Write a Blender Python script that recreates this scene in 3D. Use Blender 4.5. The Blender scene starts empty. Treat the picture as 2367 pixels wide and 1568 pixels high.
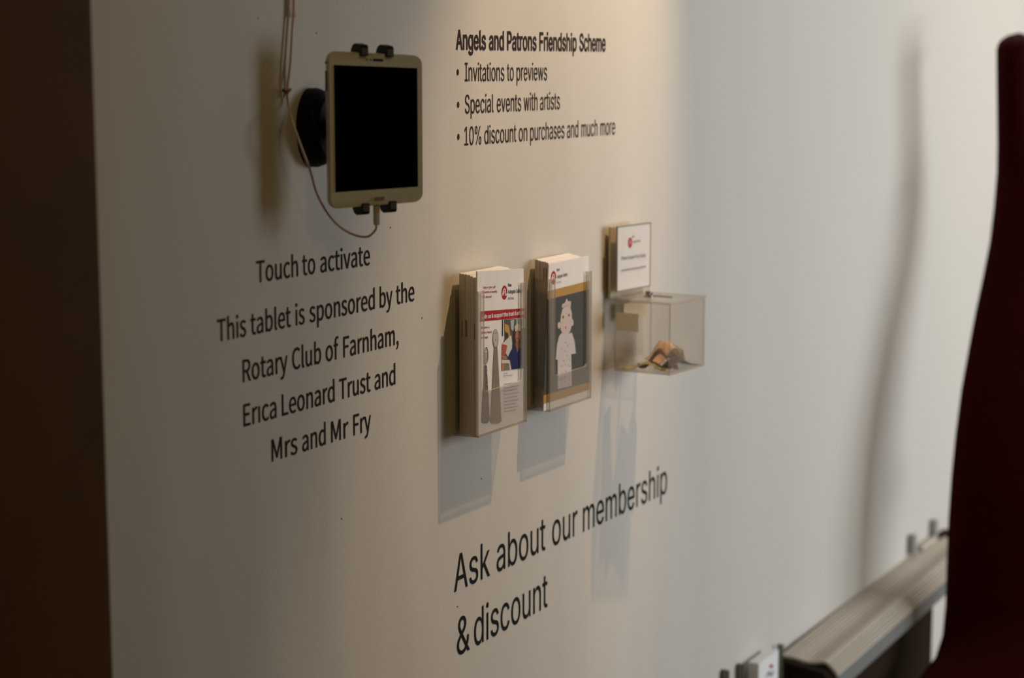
import bpy, bmesh, math, random
from mathutils import Vector, Matrix
from mathutils.geometry import interpolate_bezier, delaunay_2d_cdt
random.seed(7)
scn = bpy.context.scene
# ------------------------------------------------------------------ camera
F, CX, CY = 4600.0, 1183.5, 784.0           # focal length in pixels of the 2367x1568 frame
PITCH = math.radians(7.9085); TH = math.radians(28.1071)
CAM = Vector((0, -1.2596, 1.6))
FWD = Vector((math.cos(TH)*math.cos(PITCH), math.sin(TH)*math.cos(PITCH), -math.sin(PITCH)))
RIGHT = Vector((math.sin(TH), -math.cos(TH), 0))
UP = RIGHT.cross(FWD)
cd = bpy.data.cameras.new('camera'); cam = bpy.data.objects.new('camera', cd)
scn.collection.objects.link(cam)
cam.matrix_world = Matrix.Translation(CAM) @ Matrix((RIGHT, UP, -FWD)).transposed().to_4x4()
cd.sensor_width = 36; cd.lens = F*36/2367; cd.clip_start = .02
cd.dof.use_dof = True; cd.dof.focus_distance = 2.50; cd.dof.aperture_fstop = 3.8
scn.camera = cam
# ------------------------------------------------------------------ world, lights, exposure
w = bpy.data.worlds.new('world'); scn.world = w; w.use_nodes = True
w.node_tree.nodes['Background'].inputs[0].default_value = (.62, .74, 1, 1)
w.node_tree.nodes['Background'].inputs[1].default_value = .35
scn.view_settings.view_transform = 'Standard'; scn.view_settings.look = 'None'
scn.view_settings.exposure = 0; scn.view_settings.gamma = 1; scn.view_settings.use_curve_mapping = False

def area(name, loc, target, sx, sy, power, col):
    l = bpy.data.lights.new(name, 'AREA'); l.shape = 'RECTANGLE'; l.size = sx; l.size_y = sy
    l.energy = power; l.color = col
    o = bpy.data.objects.new(name, l); scn.collection.objects.link(o); o.location = loc
    o.rotation_euler = (Vector(target)-Vector(loc)).to_track_quat('-Z', 'Y').to_euler()
    return o
def spot(name, loc, target, power, col, size, blend, r):
    l = bpy.data.lights.new(name, 'SPOT'); l.energy = power; l.color = col
    l.spot_size = math.radians(size); l.spot_blend = blend; l.shadow_soft_size = r
    o = bpy.data.objects.new(name, l); scn.collection.objects.link(o); o.location = loc
    o.rotation_euler = (Vector(target)-Vector(loc)).to_track_quat('-Z', 'Y').to_euler()
    return o
WIN = (5.15, -3.36, 1.65)                     # centre of the window in the opposite wall
area('window_daylight', WIN, (5.15, 0, 1.65), 2.7, 1.7, 106, (.93, .97, 1.0))
scn.cycles.transparent_max_bounces = 40; scn.cycles.max_bounces = 10
SPOT = (2.88, -.66, 2.95)
spot('ceiling_spot_light', SPOT, (2.50, 0, 1.42), 102, (1.0, .66, .36), 34, .75, .012)
spot('ceiling_spot_light', (5.0, -.9, 2.95), (4.75, 0, 1.9), 22, (1.0, .74, .46), 60, 1.0, .02)
LAMP = (.75, -1.9, 2.75)                        # unseen warm fill lamp, added to brighten the dim near end of the room
pl = bpy.data.lights.new('pendant_light', 'POINT'); pl.energy = 10.5; pl.color = (1.0, .71, .22); pl.shadow_soft_size = .12
po = bpy.data.objects.new('pendant_light', pl); scn.collection.objects.link(po); po.location = LAMP

# ------------------------------------------------------------------ helpers
def ray(px, py, off=0.0):
    """point where the sight line of a measured pixel meets the plane `off` metres in front of the wall"""
    r = FWD*F + RIGHT*(px-CX) - UP*(py-CY)
    return CAM + r*((-off-CAM.y)/r.y)
def px_of(p):
    v = Vector(p)-CAM; z = v.dot(FWD)
    return CX+F*v.dot(RIGHT)/z, CY-F*v.dot(UP)/z
def mat(name, col, rough=.5, metal=0, spec=.5, noise=None, bump=None):
    m = bpy.data.materials.new(name); m.use_nodes = True; nt = m.node_tree; b = nt.nodes['Principled BSDF']
    b.inputs['Base Color'].default_value = (*col, 1); b.inputs['Roughness'].default_value = rough
    b.inputs['Metallic'].default_value = metal; b.inputs['Specular IOR Level'].default_value = spec
    tc = nt.nodes.new('ShaderNodeTexCoord')
    if noise:
        sc, amt = noise
        n = nt.nodes.new('ShaderNodeTexNoise'); n.inputs['Scale'].default_value = sc; n.inputs['Detail'].default_value = 4
        nt.links.new(tc.outputs['Object'], n.inputs['Vector'])
        r = nt.nodes.new('ShaderNodeValToRGB')
        r.color_ramp.elements[0].position = .3; r.color_ramp.elements[1].position = .7
        r.color_ramp.elements[0].color = (*[c*(1-amt) for c in col], 1)
        r.color_ramp.elements[1].color = (*[min(1, c*(1+amt)) for c in col], 1)
        nt.links.new(n.outputs['Fac'], r.inputs['Fac']); nt.links.new(r.outputs['Color'], b.inputs['Base Color'])
    if bump:
        sc, st, dist = bump
        n = nt.nodes.new('ShaderNodeTexNoise'); n.inputs['Scale'].default_value = sc; n.inputs['Detail'].default_value = 5
        nt.links.new(tc.outputs['Object'], n.inputs['Vector'])
        bp = nt.nodes.new('ShaderNodeBump'); bp.inputs['Strength'].default_value = st; bp.inputs['Distance'].default_value = dist
        nt.links.new(n.outputs['Fac'], bp.inputs['Height']); nt.links.new(bp.outputs['Normal'], b.inputs['Normal'])
    return m
def acrylic(name, tint, haze, hazecol, gloss=.07):
    m = bpy.data.materials.new(name); m.use_nodes = True; nt = m.node_tree; nt.nodes.clear()
    out = nt.nodes.new('ShaderNodeOutputMaterial')
    t = nt.nodes.new('ShaderNodeBsdfTransparent'); t.inputs[0].default_value = (*tint, 1)
    d = nt.nodes.new('ShaderNodeBsdfDiffuse'); d.inputs[0].default_value = (*hazecol, 1)
    g = nt.nodes.new('ShaderNodeBsdfGlossy'); g.inputs['Roughness'].default_value = .06
    lw = nt.nodes.new('ShaderNodeLayerWeight'); lw.inputs[0].default_value = .5
    pw = nt.nodes.new('ShaderNodeMath'); pw.operation = 'POWER'; pw.inputs[1].default_value = 4
    fr = nt.nodes.new('ShaderNodeMath'); fr.operation = 'MULTIPLY_ADD'; fr.inputs[1].default_value = .5; fr.inputs[2].default_value = .025
    nt.links.new(lw.outputs['Facing'], pw.inputs[0]); nt.links.new(pw.outputs[0], fr.inputs[0])
    m1 = nt.nodes.new('ShaderNodeMixShader'); m1.inputs[0].default_value = haze
    m2 = nt.nodes.new('ShaderNodeMixShader')
    nt.links.new(t.outputs[0], m1.inputs[1]); nt.links.new(d.outputs[0], m1.inputs[2])
    nt.links.new(fr.outputs[0], m2.inputs[0]); nt.links.new(m1.outputs[0], m2.inputs[1]); nt.links.new(g.outputs[0], m2.inputs[2])
    nt.links.new(m2.outputs[0], out.inputs[0]); return m
def empty(name, loc, label=None, cat=None, group=None):
    o = bpy.data.objects.new(name, None); scn.collection.objects.link(o); o.location = loc; o.empty_display_size = .05
    tag(o, label, cat, group); return o
def tag(o, label=None, cat=None, group=None, kind=None):
    if label: o['label'] = label
    if cat: o['category'] = cat
    if group: o['group'] = group
    if kind: o['kind'] = kind
    return o
def origin_of(p):
    v = Vector((0, 0, 0))
    while p is not None: v += p.location; p = p.parent
    return v
def build(name, verts, faces, mats, parent=None, idx=None, smooth=False, loc=None):
    """verts in world space; the object is placed at `loc` (or its parent's origin)"""
    base = origin_of(parent); o0 = Vector(loc) if loc is not None else base
    me = bpy.data.meshes.new(name); me.from_pydata([tuple(Vector(v)-o0) for v in verts], [], faces)
    for m in (mats if isinstance(mats, (list, tuple)) else [mats]): me.materials.append(m)
    if idx: me.polygons.foreach_set('material_index', idx)
    if smooth: me.polygons.foreach_set('use_smooth', [True]*len(faces))
    bm = bmesh.new(); bm.from_mesh(me); bmesh.ops.recalc_face_normals(bm, faces=bm.faces); bm.to_mesh(me); bm.free()
    me.update()
    o = bpy.data.objects.new(name, me); scn.collection.objects.link(o)
    if parent is not None: o.parent = parent
    o.location = o0-base
    return o
BOXF = [(0,1,2,3),(7,6,5,4),(0,4,5,1),(1,5,6,2),(2,6,7,3),(3,7,4,0)]
def frame_box(o, ax, ay, az):
    """box with corner o and edge vectors ax, ay, az"""
    o, ax, ay, az = map(Vector, (o, ax, ay, az))
    return [o, o+ax, o+ax+ay, o+ay, o+az, o+ax+az, o+ax+ay+az, o+ay+az]
def bevel(o, wdt, seg=2, smooth=True):
    m = o.modifiers.new('bevel', 'BEVEL'); m.width = wdt; m.segments = seg; m.limit_method = 'ANGLE'
    if smooth: o.data.polygons.foreach_set('use_smooth', [True]*len(o.data.polygons))
    return o
def box(name, lo, hi, m, parent=None, bev=0, loc=None):
    lo, hi = Vector(lo), Vector(hi); d = hi-lo
    o = build(name, frame_box(lo, (d.x,0,0), (0,d.y,0), (0,0,d.z)), BOXF, m, parent, loc=loc)
    if bev: bevel(o, bev)
    return o
def prism(poly, vec):
    n = len(poly); v = [Vector(p) for p in poly]; vv = v+[p+Vector(vec) for p in v]
    f = [tuple(range(n)), tuple(range(2*n-1, n-1, -1))]+[(i, (i+1) % n, n+(i+1) % n, n+i) for i in range(n)]
    return vv, f
def tube(pts, r, n=8, sub=6):
    P = [Vector(p) for p in pts]; Q = []
    for i in range(len(P)-1):
        a, b, c, d = P[max(i-1,0)], P[i], P[i+1], P[min(i+2,len(P)-1)]
        for k in range(sub):
            t = k/sub
            Q.append(.5*((2*b)+(c-a)*t+(2*a-5*b+4*c-d)*t*t+(3*b-a-3*c+d)*t**3))
    Q.append(P[-1]); V, Fc = [], []
    prev = Vector((0,1,0))
    for i, q in enumerate(Q):
        t = (Q[min(i+1,len(Q)-1)]-Q[max(i-1,0)]).normalized()
        u = (prev-t*prev.dot(t)).normalized(); prev = u; s = t.cross(u)
        for k in range(n):
            a = 2*math.pi*k/n; V.append(q+u*r*math.cos(a)+s*r*math.sin(a))
    for i in range(len(Q)-1):
        for k in range(n): Fc.append((i*n+k, i*n+(k+1)%n, (i+1)*n+(k+1)%n, (i+1)*n+k))
    Fc += [tuple(range(n-1,-1,-1)), tuple(range((len(Q)-1)*n, len(Q)*n))]
    return V, Fc
def ring_stack(rings):
    n = len(rings[0]); V = [p for r in rings for p in r]; Fc = []
    for i in range(len(rings)-1):
        for k in range(n): Fc.append((i*n+k, i*n+(k+1)%n, (i+1)*n+(k+1)%n, (i+1)*n+k))
    Fc += [tuple(range(n-1,-1,-1)), tuple(range((len(rings)-1)*n, len(rings)*n))]
    return V, Fc
def cyl(c, axis, r, h, n=24):
    axis = Vector(axis).normalized(); u = axis.orthogonal().normalized(); s = axis.cross(u); c = Vector(c)
    return ring_stack([[c+axis*t+u*r*math.cos(2*math.pi*k/n)+s*r*math.sin(2*math.pi*k/n) for k in range(n)] for t in (0, h)])

# flat lettering ------------------------------------------------------------
import os
def face(fn):
    try: return bpy.data.fonts.load(os.path.join(bpy.utils.resource_path('LOCAL'), 'datafiles', 'fonts', fn))
    except Exception: return None
FACE = dict(grotesk=face('Inter.woff2'), humanist=face('Noto Sans CJK Regular.woff2'))   # Blender's own interface fonts
STYLE = ['grotesk']
_cache = {}
def outlines(text):
    """closed glyph outlines of a word, sampled from the font's curves"""
    c = bpy.data.curves.new('lettering', 'FONT'); c.body = text
    if FACE[STYLE[0]]: c.font = FACE[STYLE[0]]
    o = bpy.data.objects.new('lettering', c); scn.collection.objects.link(o)
    dg = bpy.context.evaluated_depsgraph_get(); cu = o.to_curve(dg); out = []
    for sp in cu.splines:
        pts = []
        if sp.type == 'BEZIER':
            bp = sp.bezier_points; n = len(bp)
            for i in range(n):
                a, b = bp[i], bp[(i+1) % n]
                seg = interpolate_bezier(a.co, a.handle_right, b.handle_left, b.co, 5)
                straight = (seg[2]-(a.co+b.co)/2).length < 1e-4
                pts += [(a.co.x, a.co.y)] if straight else [(q.x, q.y) for q in seg[:-1]]
        else: pts = [(q.co.x, q.co.y) for q in sp.points]
        cl = []
        for q in pts:
            if not cl or math.hypot(q[0]-cl[-1][0], q[1]-cl[-1][1]) > 1e-5: cl.append(q)
        if len(cl) > 2: out.append(cl)
    o.to_curve_clear(); bpy.data.objects.remove(o); bpy.data.curves.remove(c)
    return out
def glyphs(text, bold=0.0):
    key = (text, bold, STYLE[0])
    if key not in _cache:
        nodot = '\u0131' in text
        ol = outlines(text.replace('\u0131', 'i'))
        if nodot:       # the dot of the i is missing on the wall
            ch = max(y for c in outlines('H') for _, y in c)
            ol = [c for c in ol if min(y for _, y in c) < .6*ch]
        if bold:
            area_ = lambda c: sum(a[0]*b[1]-b[0]*a[1] for a, b in zip(c, c[1:]+c[:1]))
            sg = 1 if area_(max(ol, key=lambda c: abs(area_(c)))) > 0 else -1; ol2 = []
            for c in ol:
                n = len(c); q = []
                for i in range(n):
                    (ax, ay), (bx, by), (cx_, cy_) = c[i-1], c[i], c[(i+1) % n]
                    n1 = Vector((by-ay, ax-bx)).normalized()*sg; n2 = Vector((cy_-by, bx-cx_)).normalized()*sg
                    d = n1+n2
                    d = d/max(.5, d.length_squared/2) if d.length > 1e-6 else n1
                    q.append((bx+d.x*bold, by+d.y*bold))
                ol2.append(q)
            ol = ol2
        P2, E2, loops = [], [], []
        for c in ol:
            b = len(P2); P2 += [Vector(q) for q in c]; E2 += [(b+i, b+(i+1) % len(c)) for i in range(len(c))]
        vs, es, fs, *_r = delaunay_2d_cdt(P2, E2, [], 0, 1e-6)
        keep = []
        bbs = [(min(x for x, _ in c), max(x for x, _ in c), c) for c in ol]
        for f in fs:
            x = sum(vs[i].x for i in f)/len(f); y = sum(vs[i].y for i in f)/len(f); wn_ = 0
            for x0_, x1_, c in bbs:
                if not x0_ <= x <= x1_: continue
                for (ax, ay), (bx, by) in zip(c, c[1:]+c[:1]):
                    if (ay > y) != (by > y) and x < ax+(y-ay)*(bx-ax)/(by-ay): wn_ += 1 if by > ay else -1
            if wn_: keep.append(tuple(f))
        _cache[key] = ([(v.x, v.y) for v in vs], keep)
    return _cache[key]
def cap_height(): return max(y for _, y in glyphs('H')[0])
def lay_text(text, x0, y0, x1, y1, cap, off, bold=0.0, vec=None, at=None):
    """flat word whose baseline runs from pixel (x0,y0) to (x1,y1) on the plane `off` before the wall; cap = cap height in pixels at x0"""
    at = at or (lambda a, b: ray(a, b, off))
    vs, fs = glyphs(text, bold); lo = min(x for x, _ in vs); wd = max(x for x, _ in vs)-lo
    O, E = at(x0, y0), at(x1, y1); h = (at(x0, y0-cap)-O)
    s = h.length; CAP = cap_height()
    return [O+(E-O)*((x-lo)/wd)+Vector((0,0,1))*s*(y/CAP) for x, y in vs], fs
def join(parts):
    V, Fc = [], []
    for v, f in parts:
        b = len(V); V += v; Fc += [tuple(i+b for i in t) for t in f]
    return V, Fc

# ------------------------------------------------------------------ materials
def wall_material():
    m = mat('white wall paint', (.66, .63, .56), .62, spec=.3); nt = m.node_tree; b = nt.nodes['Principled BSDF']
    tc = nt.nodes.new('ShaderNodeTexCoord'); mp = nt.nodes.new('ShaderNodeMapping'); mp.inputs['Scale'].default_value = (1, 1, .22)
    nt.links.new(tc.outputs['Object'], mp.inputs['Vector'])
    n1 = nt.nodes.new('ShaderNodeTexNoise'); n1.inputs['Scale'].default_value = 3.2; n1.inputs['Detail'].default_value = 2
    nt.links.new(mp.outputs[0], n1.inputs['Vector'])
    n2 = nt.nodes.new('ShaderNodeTexNoise'); n2.inputs['Scale'].default_value = 260; n2.inputs['Detail'].default_value = 3
    nt.links.new(tc.outputs['Object'], n2.inputs['Vector'])
    b1 = nt.nodes.new('ShaderNodeBump'); b1.inputs['Strength'].default_value = 1; b1.inputs['Distance'].default_value = .022
    b2 = nt.nodes.new('ShaderNodeBump'); b2.inputs['Strength'].default_value = .35; b2.inputs['Distance'].default_value = .0004
    nt.links.new(n1.outputs['Fac'], b1.inputs['Height']); nt.links.new(b1.outputs[0], b2.inputs['Normal'])
    nt.links.new(n2.outputs['Fac'], b2.inputs['Height']); nt.links.new(b2.outputs[0], b.inputs['Normal'])
    r = nt.nodes.new('ShaderNodeValToRGB'); r.color_ramp.elements[0].color = (.64, .615, .56, 1); r.color_ramp.elements[1].color = (.675, .65, .595, 1)
    nt.links.new(n1.outputs['Fac'], r.inputs[0]); nt.links.new(r.outputs[0], b.inputs['Base Color'])
    return m
M = dict(
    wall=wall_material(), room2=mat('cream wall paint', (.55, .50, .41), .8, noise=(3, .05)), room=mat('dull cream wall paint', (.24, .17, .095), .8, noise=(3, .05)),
    ceiling=mat('ceiling paint', (.5, .45, .38), .9, noise=(2, .05)),
    floor=mat('brown floor boards', (.16, .095, .05), .5, noise=(5, .2)),
    post=mat('dark brown timber', (.100, .043, .004), .6, spec=.1, noise=(9, .12), bump=(30, .2, .002)),
    black=mat('black plastic', (.003, .0022, .0022), .5, spec=.15), soft=mat('charcoal rubber pad', (.13, .12, .12), .7),
    white=mat('white tablet plastic', (.86, .86, .78), .45), rim=mat('champagne tablet rim', (.60, .55, .47), .3, metal=.2),
    glass=mat('switched off screen', (.0005, .0005, .0007), .5, spec=0.0), slot=mat('dark grille', (.05, .045, .045), .5),
    silver=mat('silver button', (.75, .76, .76), .2, metal=.8),
    cable=mat('off white cable', (.68, .50, .42), .5, bump=(300, .1, .0005)), plug=mat('white plug', (.72, .68, .66), .4),
    tie=mat('brown cable tie', (.12, .07, .05), .6),
    vinyl=mat('dark brown vinyl lettering', (.022, .009, .008), .7, spec=.1), vinylg=mat('brown grey vinyl lettering', (.036, .024, .022), .7, spec=.1),
    vinylk=mat('black vinyl lettering', (.008, .009, .008), .7, spec=.1),
    clear=acrylic('clear acrylic', (.965, .96, .95), .03, (.80, .76, .72)),
    haze=acrylic('scuffed clear acrylic', (.955, .945, .93), .13, (.78, .75, .71)),
    boxp=acrylic('milky clear acrylic', (.965, .955, .94), .06, (.80, .76, .70)), boxe=acrylic('milky acrylic edge', (.90, .88, .85), .30, (.62, .58, .53)),
    edge=acrylic('acrylic edge', (.82, .74, .66), .40, (.64, .56, .49)),
    edgel=acrylic('bright acrylic edge', (.9, .88, .85), .65, (.85, .80, .76)),
    paper=mat('white paper', (.88, .88, .89), .6, spec=.2, noise=(40, .03)), paperg=mat('paper edges', (.62, .57, .50), .8, noise=(300, .15)),
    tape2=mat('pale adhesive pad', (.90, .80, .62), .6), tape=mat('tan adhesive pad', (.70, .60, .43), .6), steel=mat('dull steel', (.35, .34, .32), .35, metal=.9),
    maroon=mat('very dark maroon wood', (.028, .0009, .0004), .75, spec=.05, noise=(4, .2), bump=(14, .3, .004)),
    hollow=mat('black hollow', (.002, .0008, .0006), .9, spec=0),
    heater=mat('cream enamelled metal', (.56, .50, .41), .5, noise=(8, .05)), lip=mat('grey enamelled metal', (.20, .21, .20), .45),
    bar=mat('pale grey painted metal', (.40, .41, .38), .5), groove=mat('dusty brown metal', (.05, .038, .024), .8), dark=mat('dark brown metal', (.022, .013, .006), .8, spec=.1), greygreen=mat('grey green edge', (.20, .22, .17), .5),
)
def print_material(name, rough=.45):
    m = bpy.data.materials.new(name); m.use_nodes = True; nt = m.node_tree; b = nt.nodes['Principled BSDF']
    a = nt.nodes.new('ShaderNodeAttribute'); a.attribute_name = 'ink'
    nt.links.new(a.outputs['Color'], b.inputs['Base Color']); b.inputs['Roughness'].default_value = .6; b.inputs['Specular IOR Level'].default_value = .15; return m
M['ink'] = print_material('printing ink')
class Print:
    """flat print: coloured outlines and words stacked a hair apart on a sheet"""
    def __init__(s, at): s.at = at; s.V = []; s.F = []; s.C = []; s.k = 0
    def _add(s, vs, fs, col, same=False):
        if not same: s.k += 1
        b = len(s.V); s.V += [v+Vector((0, -1, 0))*(.000012*s.k) for v in vs]
        s.F += [tuple(i+b for i in f) for f in fs]; s.C += [col]*len(fs)
    def poly(s, pts, col, same=False): s._add([s.at(*p) for p in pts], [tuple(range(len(pts)))], col, same)
    def ell(s, cx, cy, rx, ry, col, skew=0.0, same=False, n=18):
        s.poly([(cx+rx*math.cos(2*math.pi*k/n), cy+ry*math.sin(2*math.pi*k/n)+skew*rx*math.cos(2*math.pi*k/n)) for k in range(n)], col, same)
    def text(s, t, x0, y0, x1, y1, cap, col, bold=0.0):
        v, f = lay_text(t, x0, y0, x1, y1, cap, 0, bold, at=s.at); s._add(v, f, col)
    def bars(s, x0, y0, x1, y1, th, col, seed=0):
        rr = random.Random(seed); x = x0; s.k += 1
        while x < x1-1:
            e = min(x1, x+rr.uniform(3, 9)); f = lambda q: y0+(y1-y0)*(q-x0)/(x1-x0)
            s.poly([(x, f(x)), (e, f(e)), (e, f(e)-th), (x, f(x)-th)], col, True); x = e+1.1
    def line(s, pts, wd, col):
        s.k += 1
        for (a, b), (c, d) in zip(pts, pts[1:]):
            L = math.hypot(c-a, d-b) or 1; nx, ny = -(d-b)/L*wd/2, (c-a)/L*wd/2
            s.poly([(a+nx, b+ny), (c+nx, d+ny), (c-nx, d-ny), (a-nx, b-ny)], col, True)
    def done(s, name, parent):
        o = build(name, s.V, s.F, M['ink'], parent); 
        # keep the sheet's faces towards the room
        me = o.data; att = me.color_attributes.new('ink', 'FLOAT_COLOR', 'CORNER'); i = 0
        data = []
        for p, c in zip(me.polygons, s.C): data += [*c, 1.0]*p.loop_total
        att.data.foreach_set('color', data); return o

# ------------------------------------------------------------------ the room
def struct(o): o['kind'] = 'structure'; return o
X0, X1, YB, ZC = -1.6, 6.6, -3.4, 3.1
wl = struct(box('wall_left', (1.10, 0, 0), (X1, .2, ZC), M['wall'], loc=(0,0,0)))
struct(box('wall_back', (X0-.15, YB, 0), (X0, .2, ZC), M['room2'], loc=(0,0,0)))
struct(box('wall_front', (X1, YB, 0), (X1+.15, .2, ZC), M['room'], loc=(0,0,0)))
struct(box('floor', (X0-.15, YB-.15, -.1), (X1+.15, .6, 0), M['floor'], loc=(0,0,0)))
struct(box('ceiling', (X0-.15, YB-.15, ZC), (X1+.15, .6, ZC+.1), M['ceiling'], loc=(0,0,0)))
# opposite wall with its window opening
wx0, wx1, wz0, wz1 = 3.75, 6.55, .73, 2.57
V, Fc = join([(frame_box((a, YB-.15, c), (b-a,0,0), (0,.15,0), (0,0,d-c)), BOXF) for a, b, c, d in
    ((X0-.15, wx0, 0, ZC), (wx1, X1+.15, 0, ZC), (wx0, wx1, 0, wz0), (wx0, wx1, wz1, ZC))])
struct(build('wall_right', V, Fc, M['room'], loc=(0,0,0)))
wn = empty('window_1', (wx0, YB, wz0)); wn['kind'] = 'structure'
V, Fc = join([(frame_box((a, YB-.1, c), (b-a,0,0), (0,.05,0), (0,0,d-c)), BOXF) for a, b, c, d in
    ((wx0, wx0+.05, wz0, wz1), (wx1-.05, wx1, wz0, wz1), (wx0, wx1, wz0, wz0+.05), (wx0, wx1, wz1-.05, wz1))])
build('window_frame', V, Fc, M['heater'], wn)
struct(box('wall_partition', (3.09, YB, 0), (3.21, -1.48, ZC), M['room'], loc=(0,0,0)))  # unseen wall added to keep window light off the near end
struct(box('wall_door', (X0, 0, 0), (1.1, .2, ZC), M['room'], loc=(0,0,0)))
# brown doorway timber that stands at the near end of the white wall
c0, c1 = ray(203, 0, .07), ray(256, 1568, .07)
kx = (c1.x-c0.x)/(c1.z-c0.z)
xe = lambda z: c0.x+kx*(z-c0.z)*.75+.002
V = [(.9, -.07, 0), (xe(.7)+.012, -.07, 0), (xe(.7)+.012, 0, 0), (.9, 0, 0), (.9, -.07, ZC), (xe(2.0), -.07, ZC), (xe(2.0), 0, ZC), (.9, 0, ZC)]
tr = struct(build('trim_1', V, BOXF, M['post'], loc=(0,0,0))); bevel(tr, .008, 3)
tr['label'] = 'dark brown timber doorway upright filling the left edge'
for (mx, my) in ((597, 42), (732, 76), (976, 735), (1113, 1107), (790, 1200), (1058, 1403), (903, 526)):
    c = ray(mx, my, .0004); V, Fc = cyl(c, (0, 1, 0), .0011, .0008, 8)
    build('scuff_mark', V, Fc, M['slot'], wl)

# ------------------------------------------------------------------ wall lettering
def lettering(name, label, lines, mt, zoom, ox, oy, bold=0.0, bullets=(), th=.0005):
    first = lines[0][0]
    base = ray(ox+first[1]/zoom, oy+first[2]/zoom, 0)
    t = empty(name, base, label, 'wall lettering')
    for words in lines:
        parts = []
        for wd in words:
            txt, xa, ya, xb, yb, cap = wd[:6]; bd = wd[6] if len(wd) > 6 else bold
            parts.append(lay_text(txt, ox+xa/zoom, oy+ya/zoom, ox+xb/zoom, oy+yb/zoom, cap/zoom, th, bd))
        V, Fc = join(parts); build('text_line', V, Fc, mt, t)
    for bx, by, rx, ry in bullets:
        c = ray(ox+bx/zoom, oy+by/zoom, th); hz = (ray(ox+bx/zoom, oy+(by-ry)/zoom, th)-c).length
        hx = (ray(ox+(bx+rx)/zoom, oy+by/zoom, th)-c).x
        V, Fc = ring_stack([[c+Vector((hx*math.cos(a), yy, hz*math.sin(a))) for a in [2*math.pi*k/16 for k in range(16)]] for yy in (0, th*.8)])
        build('bullet', V, Fc, mt, t)
def line(y_at, slope, words, cap0, x_cap, caps=None):
    """words [(text, x0, x1)] on a straight baseline; cap height shrinks towards the vanishing point"""
    out = []
    for wd in words:
        txt, a, b = wd[:3]; out.append([txt, a, y_at+slope*a, b, y_at+slope*b, cap0*(1-(a-x_cap)/caps)]+list(wd[3:]))
    return out
Z4, Z5, Z7 = 5.2275, 3.0163, 3.0267
L1 = line(332, .0135, [('Angels', 75, 437), ('and', 475, 655), ('Patrons', 693, 1048), ('Friendship', 1083, 1533), ('Scheme', 1567, 1882)], 230, 100, 13600)
L2 = line(724, -.012, [('Invitations', 183, 658), ('to', 693, 772), ('previews', 808, 1175)], 227, 185, 13540)
L3 = line(1121, -.047, [('Special', 185, 530), ('events', 570, 862), ('with', 895, 1060), ('artists', 1092, 1330)], 228, 185, 13540)
L4 = line(1511, -.0737, [('10%', 178, 380), ('discount', 420, 803), ('on', 835, 937), ('purchases', 972, 1385), ('and', 1418, 1553), ('much', 1590, 1785), ('more', 1820, 1997)], 227, 185, 13540)
for wd in L1: wd.append(.018)
lettering('vinyl_lettering', 'brown-grey wall lettering headed Angels and Patrons Friendship Scheme with three bullet points', [L1, L2, L3, L4], M['vinylg'], Z4, 1040, 50,
          bullets=((97, 612, 13, 38), (102, 1005, 13, 38), (105, 1393, 13, 38)))
STYLE[0] = 'humanist'
S1 = line(333, -.159, [('Touch', 312, 602), ('to', 632, 722), ('activate', 758, 1103)], 150, 330, 9300)
S2 = line(705, -.211, [('This', 40, 240), ('tablet', 272, 552), ('is', 585, 648), ('sponsored', 682, 1137), ('by', 1172, 1260), ('the', 1285, 1412)], 154, 60, 9550)
S3 = line(1031, -.247, [('Rotary', 217, 530), ('Club', 562, 763), ('of', 795, 885), ('Farnham,', 918, 1302)], 154, 230, 9400)
S4 = line(1350, -.281, [('Er\u0131ca', 222, 452), ('Leonard', 490, 857), ('Trust', 890, 1107), ('and', 1137, 1280)], 154, 240, 9400)
S5 = line(1664, -.319, [('Mrs', 418, 598), ('and', 632, 795), ('Mr', 833, 953), ('Fry', 988, 1110)], 152, 430, 9200)
lettering('vinyl_lettering', 'dark wall lettering below the tablet, beginning Touch to activate', [S1, S2, S3, S4, S5], M['vinyl'], Z5, 490, 560, bold=.003)
STYLE[0] = 'grotesk'
A1 = line(1039.5, -.468, [('Ask', 152, 403), ('about', 450, 790), ('our', 838, 1013), ('membership', 1053, 1640)], 256, 155, 7900)
A2 = line(1512, -.552, [('&', 172, 262), ('discount', 292, 805)], 262, 195, 7900)
lettering('vinyl_lettering', 'large black wall lettering reading Ask about our membership & discount', [A1, A2], M['vinylk'], Z7, 1000, 1050)

# ------------------------------------------------------------------ tablet, its mount, its cable
TC = ray(871, 300, .085); ta = math.radians(-34)
TU = Vector((math.cos(ta), math.sin(ta), 0)); TN = Vector((math.sin(ta), -math.cos(ta), 0)); TZ = Vector((0, 0, 1))
mm = (TC-CAM).dot(FWD)/F                       # metres per pixel at the tablet
TH_, TW = 351*mm, 209*mm/abs(TU.dot(RIGHT))
TAPER = .058
def tp(u, v, n=0.0): return TC+TU*(u*TW)+TZ*(v*TH_*(1-TAPER*u))+TN*n
def rrect(w_, h_, rx, ry, n=7):
    pts = []
    for cx, cy, a0 in ((w_/2-rx, h_/2-ry, 0), (-w_/2+rx, h_/2-ry, 90), (-w_/2+rx, -h_/2+ry, 180), (w_/2-rx, -h_/2+ry, 270)):
        for k in range(n+1):
            a = math.radians(a0+90*k/n); pts.append((cx+rx*math.cos(a), cy+ry*math.sin(a)))
    return pts
tb = empty('tablet', TC-TZ*(TH_/2), 'white tablet computer with a black switched-off screen held on the wall mount', 'tablet')
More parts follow.
